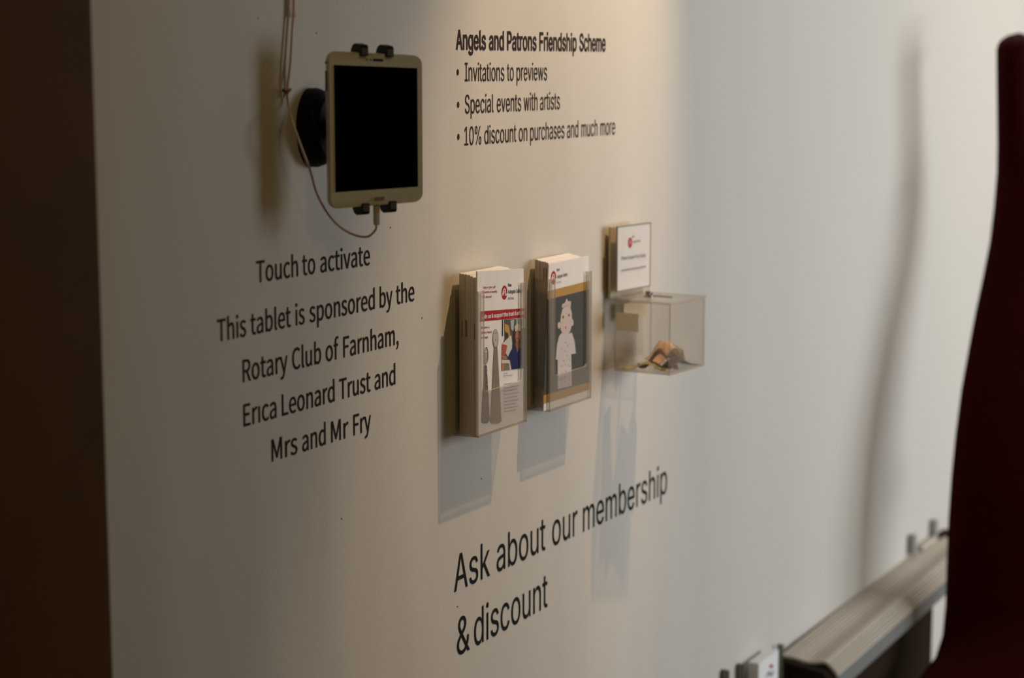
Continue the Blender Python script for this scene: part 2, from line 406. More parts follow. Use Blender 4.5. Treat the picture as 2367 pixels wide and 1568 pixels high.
def slab(name, w_, h_, rx, ry, n0, n1, m, inset=0.0, smooth=False, off=(0, 0)):
    rr = []
    steps = ((n0, inset), (n0+(n1-n0)*.25, 0), (n0+(n1-n0)*.75, 0), (n1, inset)) if inset else ((n0, 0), (n1, 0))
    for n, ins in steps:
        rr.append([tp(x+off[0], y+off[1], n) for x, y in rrect(w_-2*ins/TW, h_-2*ins/TH_, rx, ry)])
    V, Fc = ring_stack(rr); return build(name, V, Fc, m, tb, smooth=False)
slab('casing', 1.0, 1.0, .095, .065, -.0115, -.0008, M['rim'], .0012)
slab('front_bezel', .985, .992, .09, .06, -.0008, .0, M['white'])
slab('screen', .885, .805, .004, .003, 0, .0004, M['glass'], off=(-.003, .010))
o = slab('home_button', .11, .026, .02, .010, 0, .0008, M['silver'], off=(.02, -.455)); o['label'] = 'silver home button'
slab('speaker_grille', .11, .018, .01, .006, 0, .0004, M['slot'], off=(.02, .455))
slab('sensor_dot', .014, .010, .006, .004, 0, .0004, M['slot'], off=(-.10, .455)); slab('sensor_dot', .014, .010, .006, .004, 0, .0004, M['slot'], off=(-.06, .455))
for v, h_ in ((.425, .016), (.31, .13)):
    V = [tp(-.5, v-h_/2, n)-TU*e for e in (0, .0008) for n in (-.0085, -.0045)]+[tp(-.5, v+h_/2, n)-TU*e for e in (0, .0008) for n in (-.0085, -.0045)]
    build('side_button', V, [(0,1,3,2),(4,6,7,5),(0,4,5,1),(2,3,7,6),(0,2,6,4),(1,5,7,3)], M['tie'], tb)
mt_ = empty('tablet_mount', ray(735, 295, 0), 'black round wall mount with four gripping hooks behind the tablet', 'tablet mount')
# puck
pc = ray(718, 295, 0); Rp = 91*((pc-CAM).dot(FWD))/F
rings = []
for r_, y_ in ((1, 0), (1.0, .009), (.93, .018), (.72, .025), (.45, .028)):
    rings.append([pc+Vector(((.66*Rp)*r_*math.cos(2*math.pi*k/40), -y_, Rp*r_*math.sin(2*math.pi*k/40))) for k in range(40)])
V, Fc = ring_stack(rings); build('wall_plate', V, Fc, M['black'], mt_, smooth=False)
back = TC-TN*.0120
V, Fc = tube([pc+Vector((0, -.024, 0)), pc.lerp(back, .6)+Vector((0, -.01, 0)), back-TN*.012], .011, 14, 5); build('arm', V, Fc, M['black'], mt_, smooth=True)
V = frame_box(tp(-.20, -.42, -.0235), TU*(.42*TW), TZ*(.84*TH_), TN*.0115); bevel(build('back_plate', V, BOXF, M['black'], mt_), .004)
for (u0, u1), s in (((.02, .20), 1), ((.29, .47), 1), ((.02, .20), -1), ((.33, .47), -1)):
    # hook: profile in the (n, v) plane, wraps round the tablet edge
    pr = [(-.023, -.020), (-.023, .003), (-.0185, .0078), (-.012, .0098), (.0035, .0080), (.0058, .0055), (.0058, -.0035), (.0030, -.0042), (.0012, -.001), (.0002, .0012), (-.0120, .0012), (-.0120, -.020)]
    ua = (u0+u1)/2-.29; wdt = .0085
    e = (tp(ua, .5*s))
    V, Fc = prism([e+TN*n+TZ*(s*z_) for n, z_ in pr], TU*wdt); hk = build('hook', V, Fc, M['black'], mt_)
    V = frame_box(e+TN*.0059+TZ*(s*-.003)+TU*.0006, TU*(wdt-.0012), TZ*(s*.0078), TN*.0008); pd = build('rubber_pad', V, BOXF, M['soft'], hk)
# cable
def cpt(x, y, off): return ray(x, y, off)
plug_top = tp(.0, -.5, -.0045)
ppx = px_of(plug_top)
cb = empty('charging_cable', cpt(662, 212, 0), 'pale charging cable hanging down the wall and looping up into the tablet', 'cable')
V, Fc = tube([Vector((cpt(677, -260, .004).x, -.004, 3.08)), cpt(677, -260, .004), cpt(679, 0, .004), cpt(675, 80, .004), cpt(671, 150, .004), cpt(664, 208, .005), cpt(667, 245, .006), cpt(677, 285, .03), cpt(698, 345, .038), cpt(717, 395, .035), cpt(734, 452, .035), cpt(766, 505, .04), cpt(805, 537, .055), cpt(846, 548, .07), cpt(867, 533, .08), plug_top-TZ*.022+TN*.001], .0014, 8, 6)
build('cord', V, Fc, M['cable'], cb, smooth=True)
V, Fc = tube([Vector((cpt(667, -260, .003).x, -.003, 3.08)), cpt(667, -260, .003), cpt(668, 0, .003), cpt(664, 80, .003), cpt(659, 150, .003), cpt(659, 208, .004), cpt(656, 225, .004)], .0013, 8, 6)
build('cord', V, Fc, M['cable'], cb, smooth=True)
V, Fc = tube([cpt(654, 208, .004), cpt(662, 213, .009), cpt(671, 207, .004)], .0017, 8, 4); build('cable_tie', V, Fc, M['tie'], cb, smooth=True)
V = frame_box(plug_top-TU*.003-TN*.002-TZ*.022, TU*.0075, TN*.004, TZ*.0225); bevel(build('plug', V, BOXF, M['plug'], cb), .0012)

# ------------------------------------------------------------------ brochure holders
T_ = .0022
def panel(name, poly, vec, parent, face, edge):
    V, Fc = prism(poly, vec); return build(name, V, Fc, [face, edge], parent, idx=[0, 0]+[1]*len(poly))
def holder(label, xa, xb, d, z0, zt, zf, cut, zback):
    h = empty('brochure_holder', (xa, 0, z0), label, 'leaflet holder', 'clear acrylic leaflet holders on the wall')
    P = lambda x, y, z: Vector((x, -y, z))
    panel('back_panel', [P(xa, .0005, z0), P(xb, .0005, z0), P(xb, .0005, zback), P(xa, .0005, zback)], (0, -T_, 0), h, M['clear'], M['edgel'])
    for x in (xa, xb-T_):
        panel('side_panel', [P(x, .0005+T_, z0), P(x, d-T_, z0), P(x, d-T_, zt), P(x, .0005+T_, zt)], (T_, 0, 0), h, M['clear'], M['edge'])
    s = .0155; rc = .008
    pts = [P(xa, d, z0), P(xb, d, z0), P(xb, d, zt-.0015), P(xb-.002, d, zt), P(xb-s, d, zt)]
    for k in range(6):
        a = k/5*math.pi/2; pts.append(P(xb-s-rc*.6*(1-math.cos(a)), d, cut+rc-rc*math.sin(a)))
    for k in range(6):
        a = (5-k)/5*math.pi/2; pts.append(P(xa+s+rc*.6*(1-math.cos(a)), d, cut+rc-rc*math.sin(a)))
    pts += [P(xa+s, d, zt), P(xa, d, zt)]
    panel('front_panel', pts, (0, T_, 0), h, M['haze'], M['edgel'])
    panel('bottom_panel', [P(xa, .001, z0), P(xb, .001, z0), P(xb, d, z0), P(xa, d, z0)], (0, 0, T_), h, M['clear'], M['edge'])
    return h
h1 = dict(xa=2.1975, xb=2.3305, d=.0375, z0=1.1225, zt=1.3115, zf=0, cut=1.180, zback=1.3115)
h2 = dict(xa=2.4070, xb=2.5370, d=.0335, z0=1.1235, zt=1.3070, zf=0, cut=1.172, zback=1.3070)
holder('left clear acrylic holder packed with red and white membership leaflets', **h1)
holder('right clear acrylic holder packed with ochre and grey doll leaflets', **h2)

RED = (.42, .008, .014); INK = (.10, .09, .09); OCH = (.50, .30, .085); GRY = (.075, .078, .072); WHT = (.86, .86, .87)
def banded(name, bands, base):
    """paper printed to the edge: bands of colour along the sheet's own height"""
    m = bpy.data.materials.new(name); m.use_nodes = True; nt = m.node_tree; b = nt.nodes['Principled BSDF']
    tc = nt.nodes.new('ShaderNodeTexCoord'); sp = nt.nodes.new('ShaderNodeSeparateXYZ'); mr = nt.nodes.new('ShaderNodeMath'); mr.operation = 'DIVIDE'; mr.inputs[1].default_value = .21
    nt.links.new(tc.outputs['Object'], sp.inputs[0]); nt.links.new(sp.outputs['Z'], mr.inputs[0])
    r = nt.nodes.new('ShaderNodeValToRGB'); r.color_ramp.interpolation = 'CONSTANT'; e = r.color_ramp.elements
    e[0].position = 0; e[0].color = (*base, 1); e[1].position = bands[0][0]; e[1].color = (*bands[0][1], 1)
    for p, c in bands[1:]: q = e.new(p); q.color = (*c, 1)
    nt.links.new(mr.outputs[0], r.inputs[0]); nt.links.new(r.outputs[0], b.inputs['Base Color']); b.inputs['Roughness'].default_value = .75
    return m
EDGE1 = (.78, .69, .55)
M['sheet1'] = banded('leaflet edges, red band', [(.0, EDGE1), (.615, EDGE1)], EDGE1)
M['sheet1r'] = banded('leaflet edges with red print', [(.01, EDGE1), (.60, (.28, .03, .03)), (.70, EDGE1)], EDGE1)
M['sheet2'] = banded('leaflet edges with ochre and grey print', [(.04, (.42, .24, .09)), (.13, (.12, .10, .075)), (.765, (.42, .26, .13)), (.85, (.60, .49, .41))], (.5, .44, .36))
M['sheet2r'] = banded('leaflet edges with ochre, grey and dark red print', [(.04, (.42, .24, .09)), (.13, (.09, .07, .05)), (.765, (.42, .26, .13)), (.85, (.22, .03, .03)), (.93, (.7, .55, .47))], (.5, .44, .36))
def leaflet(x0, x1, y, z0, z1, th, m, label, group=None, mtop=None, lean=0):
    """folded leaflet: cover and back sheet that meet at the right-hand fold"""
    t = empty('leaflet', (x0, -y, z0), label, 'leaflet', group)
    for yy, nm in ((y, 'back_sheet'), (y+th*.55, 'cover_sheet')):
        V = frame_box((x0, -yy, z0), (x1-x0, 0, 0), (0, -th*.42, 0), (0, 0, z1-z0))
        V[0] = Vector(V[0])
        build(nm, V, BOXF, [m, M['paper']], t, idx=[0, 1, 1, 0, 1, 0])
    return t
def stack(n, x0, x1, y0, y1, z0, z1, mats_, label, group, rnd, topf):
    th = (y1-y0)/n; src = {}
    rr = random.Random(rnd)
    for i in range(n):
        mi = mats_[i % len(mats_)] if not isinstance(mats_, dict) else mats_['r' if i in mats_['red'] else 'n']
        dx, dz = rr.uniform(-.0008, .0009), topf(i/(n-1))+rr.uniform(-.0006, .0006)
        if mi.name not in src:
            t = leaflet(x0, x1, 0, 0, z1-z0, th*.9, mi, label[mi is mats_['r']], group); t.location = (x0, 0, 0); src[mi.name] = t
            r = t
        else:
            s0 = src[mi.name]; r = s0.copy(); scn.collection.objects.link(r)
            for ch in s0.children:
                c = ch.copy(); scn.collection.objects.link(c); c.parent = r
        r.location = (x0+dx, -(y0+th*i), z0+dz)
# left holder: back leaflets, then the front one
zb = h1['z0']+T_
stack(15, 2.2035, 2.308, .0062, .0305, zb+.0015, zb+.2085, dict(n=M['sheet1'], r=M['sheet1r'], red=(2, 5, 6, 13)), ('white leaflet with plain edges packed behind the front leaflet in the left holder', 'white leaflet with a red print streak on its edge, packed in the left holder'),
      'membership leaflets stacked in the left holder', 3, lambda t: -.0005-.0045*t*t)
D1 = .0338
f1x0, f1x1 = h1['xa']+T_+.0003, h1['xb']-T_-.0003
f1z0, f1z1 = zb, ray(1111, 626, D1).z
lf = empty('leaflet', (f1x0, -.0315, f1z0), 'front membership leaflet with red banner and two tall knitted figures, left holder', 'leaflet', 'membership leaflets stacked in the left holder')
del lf['group']
zr = ray(1215, 620.5, D1).z
V, Fc = prism([(f1x0+.0015, -.0318, f1z1), (f1x0, -.0318, f1z0), (f1x1, -.0318, f1z0), (f1x1, -.0318, zr)], (0, -(D1-.0318), 0))
build('cover_sheet', V, Fc, M['paper'], lf)
pr = Print(lambda x, y: ray(x, y, D1+.0001))
bs = lambda x: 0.0
pr.poly([(1110, 720), (1214.5, 712.5), (1214, 734.5), (1109, 744)], RED)
Y3 = lambda X, Y: (1020+X/7.127, 580+Y/7.127); Y4 = lambda X, Y: (1020+X/7.127, 800+Y/7.127)
def T(s, X0, Y0, X1, Y1, cap, col, conv=Y3, bold=0.0, p=pr):
    a = conv(X0, Y0); b = conv(X1, Y1); p.text(s, a[0], a[1], b[0], b[1], cap/7.127, col, bold)
T('Enjoy or give a gift', 690, 625, 895, 612, 38, RED, bold=.01); T('12 months of benefits', 672, 702, 920, 690, 38, RED, bold=.01); T('10% discount', 672, 780, 830, 772, 38, RED, bold=.01)
T('New', 1100, 592, 1158, 592, 58, INK, bold=.02); T('Ashgate Gallery', 1100, 705, 1338, 686, 60, INK, bold=.02); T('and shop', 1098, 806, 1196, 800, 48, INK)
def logo(p, cx, cy, rx, ry, sk):
    p.ell(cx, cy, rx, ry, RED, sk)
    p.line([(cx-rx*.62, cy+ry*.45), (cx-rx*.45, cy-ry*.1), (cx-rx*.1, cy-ry*.55), (cx+rx*.25, cy-ry*.5), (cx+rx*.30, cy), (cx+rx*.35, cy+ry*.38), (cx+rx*.6, cy+ry*.42), (cx+rx*.92, cy+ry*.1)], rx*.27, WHT)
    p.line([(cx+rx*.3, cy-ry*.2), (cx-rx*.15, cy-ry*.05), (cx-rx*.38, cy+ry*.3)], rx*.22, WHT)
logo(pr, *Y3(1040, 688), 6.8, 16.6, -.1)
T('Join us & support the trust & artists', 668, 1120, 1365, 1045, 62, (.78, .70, .70), bold=.035)
T('Become a', 655, 1285, 790, 1275, 38, RED, bold=.01); T('Gallery Patron', 655, 1368, 832, 1355, 38, RED, bold=.01); T('or Angel', 655, 1450, 770, 1440, 38, RED, bold=.01)
# photo collage of a studio scene
q = [Y3(1030, 1135), Y3(1390, 1112), Y4(1362, 365), Y4(990, 410)]
pr.poly([Y3(1000, 1137), Y3(1018, 1136), Y3(1016, 1405), Y3(998, 1407)], (.02, .015, .015))
pr.poly([Y3(1035, 1135), Y3(1388, 1112), Y4(1362, 365), Y4(990, 410), Y4(995, 0), Y3(1040, 1450)], (.11, .085, .06))
pr.poly([Y3(1045, 1200), Y3(1110, 1230), Y3(1140, 1430), Y3(1100, 1450), Y3(1045, 1300)], (.60, .33, .06))
pr.ell(*Y3(1075, 1400), 4.5, 8, (.06, .04, .02)); pr.poly([Y3(1140, 1150), Y3(1200, 1130), Y3(1185, 1330), Y3(1150, 1290)], (.45, .55, .58))
pr.poly([Y3(1225, 1125), Y3(1385, 1115), Y3(1380, 1270), Y3(1240, 1290)], (.30, .42, .42)); pr.poly([Y3(1300, 1130), Y3(1330, 1128), Y3(1330, 1230), Y3(1300, 1235)], (.35, .05, .12))
pr.poly([Y3(1150, 1390), Y3(1000, 1530), Y4(1000, 20), Y4(1110, 200), Y4(1180, 60)], (.66, .68, .66))
pr.poly([Y3(1000, 1535), Y3(1085, 1560), Y4(1060, 120), Y4(1000, 200)], (.52, .10, .07)); pr.poly([Y3(1340, 1290), Y3(1378, 1290), Y3(1375, 1440), Y3(1340, 1450)], (.08, .09, .07))
pr.poly([Y3(1210, 1230), Y3(1262, 1180), Y3(1310, 1230), Y3(1325, 1400), Y3(1300, 1530), Y4(1200, 100), Y4(1160, 60), Y3(1180, 1330)], (.03, .022, .015))
pr.poly([Y3(1205, 1250), Y3(1250, 1185), Y3(1300, 1225), Y3(1300, 1320), Y3(1215, 1330)], (.60, .56, .46))
pr.ell(*Y3(1253, 1405), 5.2, 14, (.42, .17, .10)); pr.ell(*Y3(1250, 1445), 2.6, 2.4, (.40, .05, .05))
pr.poly([Y3(1225, 1490), Y3(1280, 1490), Y4(1290, 60), Y4(1250, 120), Y4(1215, 40)], (.28, .12, .07))
pr.poly([Y4(1150, 60), Y4(1225, 0), Y4(1250, 110), Y4(1300, -20), Y4(1362, 0), Y4(1362, 365), Y4(1160, 388), Y4(1150, 250), Y4(1090, 190)], (.010, .016, .10))
pr.poly([Y4(1325, -30), Y4(1366, 20), Y4(1364, 365), Y4(1318, 370)], (.03, .10, .30))
pr.poly([Y4(990, 225), Y4(1120, 235), Y4(1150, 390), Y4(1125, 392), Y4(1110, 285), Y4(990, 285)], (.70, .69, .66))
pr.poly([Y4(990, 285), Y4(1040, 288), Y4(1035, 402), Y4(990, 408)], (.50, .24, .16)); pr.poly([Y4(1040, 288), Y4(1105, 290), Y4(1122, 392), Y4(1040, 402)], (.22, .22, .12))
pr.poly([Y4(1000, 160), Y4(1070, 170), Y4(1080, 220), Y4(1000, 212)], (.45, .20, .13))
# the two tall knitted figures
DK, BG = (.085, .075, .065), (.30, .25, .19)
def knit(cols, pts, y0, y1, wl_, wr_, seed, hi):
    pr.poly(pts, cols); rr = random.Random(seed); pr.k += 1
    y = y0
    while y < y1:
        t = (y-y0)/(y1-y0); a, b = wl_(t), wr_(t); x = a+1.2; j = 0
        while x < b-1.2:
            c = hi if rr.random() < .8 else DK
            pr.poly([(x, y), (x+.9, y-1.0), (x+1.1, y+.4), (x+.2, y+1.3)], c, True); x += 2.3; j += 1
        y += 2.6
W1l, W1r = (lambda t: 1119.2-7*t), (lambda t: 1124.8+6.6*t)
knit(DK, [(1119, 845), (1124.6, 845), (1131.6, 972), (1126, 978.5), (1116, 979), (1112, 975)], 850, 976, W1l, W1r, 1, (.42, .38, .33))
pr.ell(1123.6, 822, 4.6, 19.5, DK, 0); pr.ell(1122.4, 824, 4.0, 19.5, (.42, .37, .30)); pr.ell(1122.5, 811, 2.6, 4.6, (.62, .58, .53)); pr.ell(1121.2, 809.5, .7, .9, DK); pr.ell(1124, 809, .7, .9, DK, same=True); pr.ell(1122.7, 831, .8, 1.3, DK, same=True)
W2l, W2r = (lambda t: 1142.2-9.5*t), (lambda t: 1148.6+10*t)
knit(BG, [(1142, 795), (1148.8, 795), (1158.6, 973), (1152, 979), (1138, 980), (1133, 976)], 800, 976, W2l, W2r, 2, (.16, .13, .10))
pr.ell(1145, 783, 6.4, 22.5, (.20, .17, .14)); pr.ell(1144.7, 782, 5.8, 20.8, (.56, .50, .43)); pr.ell(1145, 786, .9, 1.7, DK); pr.ell(1142.6, 771, .7, 1.1, DK, same=True); pr.ell(1147.4, 770.5, .7, 1.1, DK, same=True)
# small print
for X0, Y0, X1, Y1 in ((1025, 462, 1098, 452), (1025, 498, 1175, 482)): a, b = Y4(X0, Y0), Y4(X1, Y1); pr.bars(*a, *b, 1.3, (.28, .27, .28), X0)
for k, (Y0, e) in enumerate(((640, 1240), (700, 1290), (752, 1245), (810, 1270), (868, 1245), (925, 1268), (980, 1228), (1036, 1268), (1090, 1225))):
    a, b = Y4(1030, Y0), Y4(e, Y0-(e-1030)*.16); pr.bars(*a, *b, 1.7, (.30, .29, .31), k)
pr.done('printed_cover', lf)

# right holder
zb2 = h2['z0']+T_
stack(12, 2.4145, 2.515, .0055, .0262, zb2+.001, zb2+.2055, dict(n=M['sheet2'], r=M['sheet2r'], red=(8, 10)), ('leaflet with ochre and grey printed edges packed behind the front leaflet in the right holder', 'leaflet with a dark red mark near the top of its edge, right holder'),
      'doll leaflets stacked in the right holder', 5, lambda t: 0.001-.003*t)
D2 = .0292
g = lambda x, y: ray(x, y, D2)
TLx, TRx, BLx = g(1268.5, 611), g(1361, 592), g(1256.5, 948)
lg = empty('leaflet', (BLx.x, -.027, zb2), 'front leaflet with ochre bands and a pale crowned doll on grey, right holder', 'leaflet')
V, Fc = prism([(TLx.x, -.0272, TLx.z), (BLx.x, -.0272, zb2), (TRx.x, -.0272, zb2), (TRx.x, -.0272, TRx.z)], (0, -(D2-.0272), 0))
build('cover_sheet', V, Fc, [M['paper'], M['sheet2']], lg, idx=[0, 0, 1, 1, 1, 0])
p2 = Print(lambda x, y: ray(x, y, D2+.0001))
A5 = lambda X, Y: (1190+X/7.84, 570+Y/7.84); A6 = lambda X, Y: (1190+X/7.84, 770+Y/7.84)
p2.poly([A5(592, 812), A5(1355, 618), A5(1352, 775), A5(586, 965)], OCH)
p2.poly([A5(586, 965), A5(1352, 775), A6(1352, 895), A6(525, 1130)], GRY)
p2.poly([A6(525, 1130), A6(1352, 893), A6(1352, 1030), A6(518, 1290)], OCH)
def T2(s, X0, Y0, X1, Y1, cap, col, conv=A5, bold=0.0):
    a = conv(X0, Y0); b = conv(X1, Y1); p2.text(s, a[0], a[1], b[0], b[1], cap/7.84, col, bold)
logo(p2, *A5(700, 568), 6.3, 15.6, -.2)
T2('New', 760, 455, 815, 440, 56, (.22, .2, .2), bold=.01); T2('Ashgate Gallery', 765, 580, 958, 528, 60, (.16, .15, .16), bold=.01); T2('and shop', 752, 675, 840, 655, 42, (.38, .36, .38))
SK, DR = (.66, .56, .53), (.64, .60, .60)
p2.poly([A5(850, 1105), A5(858, 1050), A5(905, 1020), A5(940, 940), A5(968, 995), A5(1015, 990), A5(1015, 1090), A5(975, 1130), A5(900, 1120)], (.60, .53, .52))
p2.ell(*A5(940, 1085), 8, 3, (.52, .44, .34), -.2)
p2.ell(*A5(800, 1430), 3, 8, SK); p2.ell(*A5(1040, 1380), 2.8, 8, SK, same=True)
p2.poly([A5(820, 1400), A5(835, 1240), A5(865, 1130), A5(930, 1095), A5(1000, 1090), A5(1030, 1200), A5(1035, 1370), A5(1015, 1500), A5(985, 1570), A6(960, 50), A6(880, 55), A6(830, -60)], SK)
for X, Y, a, b in ((875, 1280, 1.9, 3.6), (978, 1245, 1.9, 3.4)): p2.ell(*A5(X, Y), a, b, (.12, .09, .08), same=False)
p2.ell(*A5(920, 1470), 1.7, 3.6, (.45, .2, .2)); p2.ell(*A5(860, 1390), 3, 4, (.64, .50, .46)); p2.ell(*A5(1000, 1360), 2.6, 4, (.64, .50, .46), same=True)
p2.poly([A6(845, 0), A6(800, 60), A6(765, 200), A6(740, 480), A6(775, 490), A6(775, 1020), A6(1030, 960), A6(1020, 385), A6(1105, 370), A6(1080, 150), A6(1030, -10), A6(930, 40)], DR)
for i, (X, Y) in enumerate(((920, 175), (957, 225), (850, 290), (910, 330), (945, 415), (885, 500), (985, 490), (910, 570), (850, 600), (960, 580), (995, 600), (920, 690), (860, 720), (985, 730), (915, 800), (970, 840), (850, 850), (915, 890), (980, 920), (850, 950))):
    p2.ell(*A6(X, Y), 1.1, 2.1, (.36, .33, .37), same=i > 0)
p2.text('www', *A6(860, 1205), *A6(960, 1180), 2.2, (.35, .33, .34))
p2.k += 1
p2.done('printed_cover', lg)

# ------------------------------------------------------------------ donation box with its sign
ba = math.radians(-3.7); BU = Vector((math.cos(ba), math.sin(ba), 0)); BD = Vector((math.sin(ba), -math.cos(ba), 0)); Z_ = Vector((0, 0, 1))
B0 = Vector((2.6585, -.012, 1.145)); BH, BDp = .104, .094
lo, hi = .02, .3
for _ in range(40):
    m_ = (lo+hi)/2
    if px_of(B0+BD*BDp+BU*m_)[0] < 1628: lo = m_
    else: hi = m_
BW = lo
db = empty('donation_box', B0, 'small clear acrylic donation box with folded banknotes inside, on the wall', 'donation box')
Bp = lambda u, d, z: B0+BU*u+BD*d+Z_*z
t3 = .003
def bpanel(name, a, b, c, dd, vec, face='boxp', edge='boxe'):
    return panel(name, [Bp(*a), Bp(*b), Bp(*c), Bp(*dd)], vec, db, M[face], M[edge])
bpanel('back_panel', (0, 0, 0), (BW, 0, 0), (BW, 0, BH), (0, 0, BH), BD*t3)
bpanel('side_panel', (0, t3, 0), (0, BDp-t3, 0), (0, BDp-t3, BH), (0, t3, BH), BU*t3)
bpanel('side_panel', (BW-t3, t3, 0), (BW-t3, BDp-t3, 0), (BW-t3, BDp-t3, BH), (BW-t3, t3, BH), BU*t3)
bpanel('front_panel', (0, BDp-t3, 0), (BW, BDp-t3, 0), (BW, BDp-t3, BH), (0, BDp-t3, BH), BD*t3)
bpanel('bottom_panel', (t3, t3, 0), (BW-t3, t3, 0), (BW-t3, BDp-t3, 0), (t3, BDp-t3, 0), Z_*t3)
lid = bpanel('lid', (-.001, -.001, BH), (BW+.001, -.001, BH), (BW+.001, BDp+.001, BH), (-.001, BDp+.001, BH), Z_*.0035)
V, Fc = join([(frame_box(Bp(BW*.55, BDp*.30, BH+.0036), BU*.004, BD*.035, Z_*.0012), BOXF)]); build('coin_slot', V, Fc, M['greygreen'], lid)
c = Bp(.050, .030, BH+.0035); V, Fc = join([cyl(c, Z_, .0075, .003, 16), cyl(c+Z_*.003, Z_, .004, .006, 12), (frame_box(c+BU*.009-BD*.003, BU*.010, BD*.006, Z_*.005), BOXF)])
build('lock', V, Fc, M['steel'], db)
V = frame_box(Bp(-.0009, .004, BH-.043), BD*.037, BU*.0008, Z_*.027); build('adhesive_pad', V, BOXF, M['tape2'], db)  # pale tan rectangle on the left side panel
V = frame_box(Bp(.022, t3+.0002, BH-.030), BU*.075, BD*.0010, Z_*.024); build('adhesive_pad', V, BOXF, M['tape'], db)  # tan rectangle on the back panel
# mount strip at the wall
build('wall_bracket', frame_box(B0+Vector((.004, .0115, .012)), (.10, 0, 0), (0, -.0115, 0), (0, 0, .08)), BOXF, M['clear'], db)
# banknotes
def note(label, col, col2, c, ang, L, Wd, fold, tilt, curl=.006):
    """one banknote: a curved, folded strip"""
    U = Vector((math.cos(ang), math.sin(ang), 0)); S = Vector((-math.sin(ang), math.cos(ang), 0)); c = Vector(c)
    m = mat('banknote paper', col, .6, noise=(120, .25)); nx, ny = 12, 4; V, Fc = [], []
    for i in range(nx+1):
        a = i/nx-.5
        h = fold*math.exp(-(a*3.2)**2)+curl*math.sin(a*9+1)
        for j in range(ny+1):
            b = j/ny-.5; V.append(c+U*(a*L)+S*(b*Wd)+Z_*(max(h, 0)*(1-.35*abs(b))+.0006+tilt*(b+.5)*Wd))
    for i in range(nx):
        for j in range(ny): k = i*(ny+1)+j; Fc.append((k, k+1, k+ny+2, k+ny+1))
    o = build('banknote', V, Fc, m, None, smooth=True, loc=c)
    s = o.modifiers.new('thickness', 'SOLIDIFY'); s.thickness = .0004; s.offset = 1
    return tag(o, label, 'banknote')
def on_floor(x, y, d):  # a point on the box floor below a measured pixel
    r = FWD*F+RIGHT*(x-CX)-UP*(y-CY); return CAM+r*((B0.z+t3+.0005-CAM.z)/r.z)
note('dark brown folded banknote at the middle of the donation box', (.085, .03, .018), None, Bp(.034, .056, t3+.0006), math.radians(-62), .060, .026, .023, .10)
note('peach banknote folded upright in the donation box', (.90, .58, .43), None, Bp(.078, .048, t3+.0012), math.radians(-32), .056, .038, .030, .12, .002)
note('yellowish green banknote lying left in the donation box', (.42, .36, .17), None, Bp(.020, .045, t3+.0004), math.radians(-80), .070, .024, .008, .05, .003)
note('dark grey banknote curled under the folded notes in the donation box', (.05, .035, .022), None, Bp(.060, .072, t3+.0002), math.radians(-15), .085, .022, .010, .0, .003)
note('pale green banknote leaning at the back right of the donation box', (.50, .47, .36), None, Bp(.105, .040, t3+.0008), math.radians(-5), .030, .040, .020, .25, .004)
# sign on the lid
sa = math.radians(-6.5); SU = Vector((math.cos(sa), math.sin(sa), 0)); SD = Vector((math.sin(sa), -math.cos(sa), 0))
sg = ray(1426.5, 673, .020)
zl = B0.z+BH+.004
def soff(x, y):      # measured pixel onto the sign's own plane
    r = FWD*F+RIGHT*(x-CX)-UP*(y-CY); n = SD; p0 = sg
    return CAM+r*((p0-CAM).dot(n)/r.dot(n))
s00, s10, s11, s01 = soff(1426, 672), soff(1502, 660), soff(1501, 517), soff(1425, 526)
SW = ((s10-s00).length); zb_, zt_ = (s00.z+s10.z)/2, (s01.z+s11.z)/2
sgn = empty('sign_holder', (sg.x, sg.y, zl), 'white donation notice in a clear upright frame standing on the donation box lid', 'sign')
O = Vector((sg.x, sg.y, 0))
build('sign_card', frame_box(O+Z_*zb_+SD*-.0012, SU*SW, SD*.0010, Z_*(zt_-zb_)), BOXF, M['paper'], sgn)
V, Fc = join([(frame_box(O+Z_*(zb_-.001)+SD*-.0016+SU*-.0008, SU*.0016, SD*.0019, Z_*(zt_-zb_+.002)), BOXF), (frame_box(O+Z_*(zb_-.001)+SD*-.0016+SU*(SW-.0006), SU*.0018, SD*.0019, Z_*(zt_-zb_+.002)), BOXF),
  (frame_box(O+Z_*(zb_-.0022)+SD*-.0016, SU*SW, SD*.0019, Z_*.0022), BOXF), (frame_box(O+Z_*zt_+SD*-.0016, SU*SW, SD*.0019, Z_*.0018), BOXF)])
build('frame', V, Fc, M['greygreen'], sgn)
panel('clear_panel', [O+Z_*zl, O+SU*SW+Z_*zl, O+SU*SW+Z_*zt_, O+Z_*zt_], SD*-.0105, sgn, M['clear'], M['haze'])
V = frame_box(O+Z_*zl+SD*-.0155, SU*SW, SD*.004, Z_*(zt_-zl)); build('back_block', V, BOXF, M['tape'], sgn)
V = frame_box(O+Z_*zl-SD*.012, SU*SW*.98, SD*.034, Z_*.0025); build('foot', V, BOXF, M['haze'], sgn)
p3 = Print(lambda x, y: soff(x, y)+SD*.0004)
A7 = lambda X, Y: (1380+X/7.84, 500+Y/7.84)
p3.ell(*A7(600, 478), 4.6, 12, (.50, .06, .07), -.1); p3.line([A7(580, 520), A7(600, 430), A7(615, 500)], 1.2, (.62, .4, .4))
for s, X0, Y0, X1, Y1, cap in (('New', 640, 385, 675, 382, 40), ('Ashgate Gallery', 650, 482, 785, 458, 40), ('Please Support the Charity', 443, 790, 880, 732, 58)):
    a, b = A7(X0, Y0), A7(X1, Y1); p3.text(s, *a, *b, cap/7.84, (.20, .20, .18), .01)
a, b = A7(440, 1000), A7(880, 925); p3.bars(*a, *b, 3.6, (.34, .35, .33), 4)
p3.done('printed_notice', sgn)

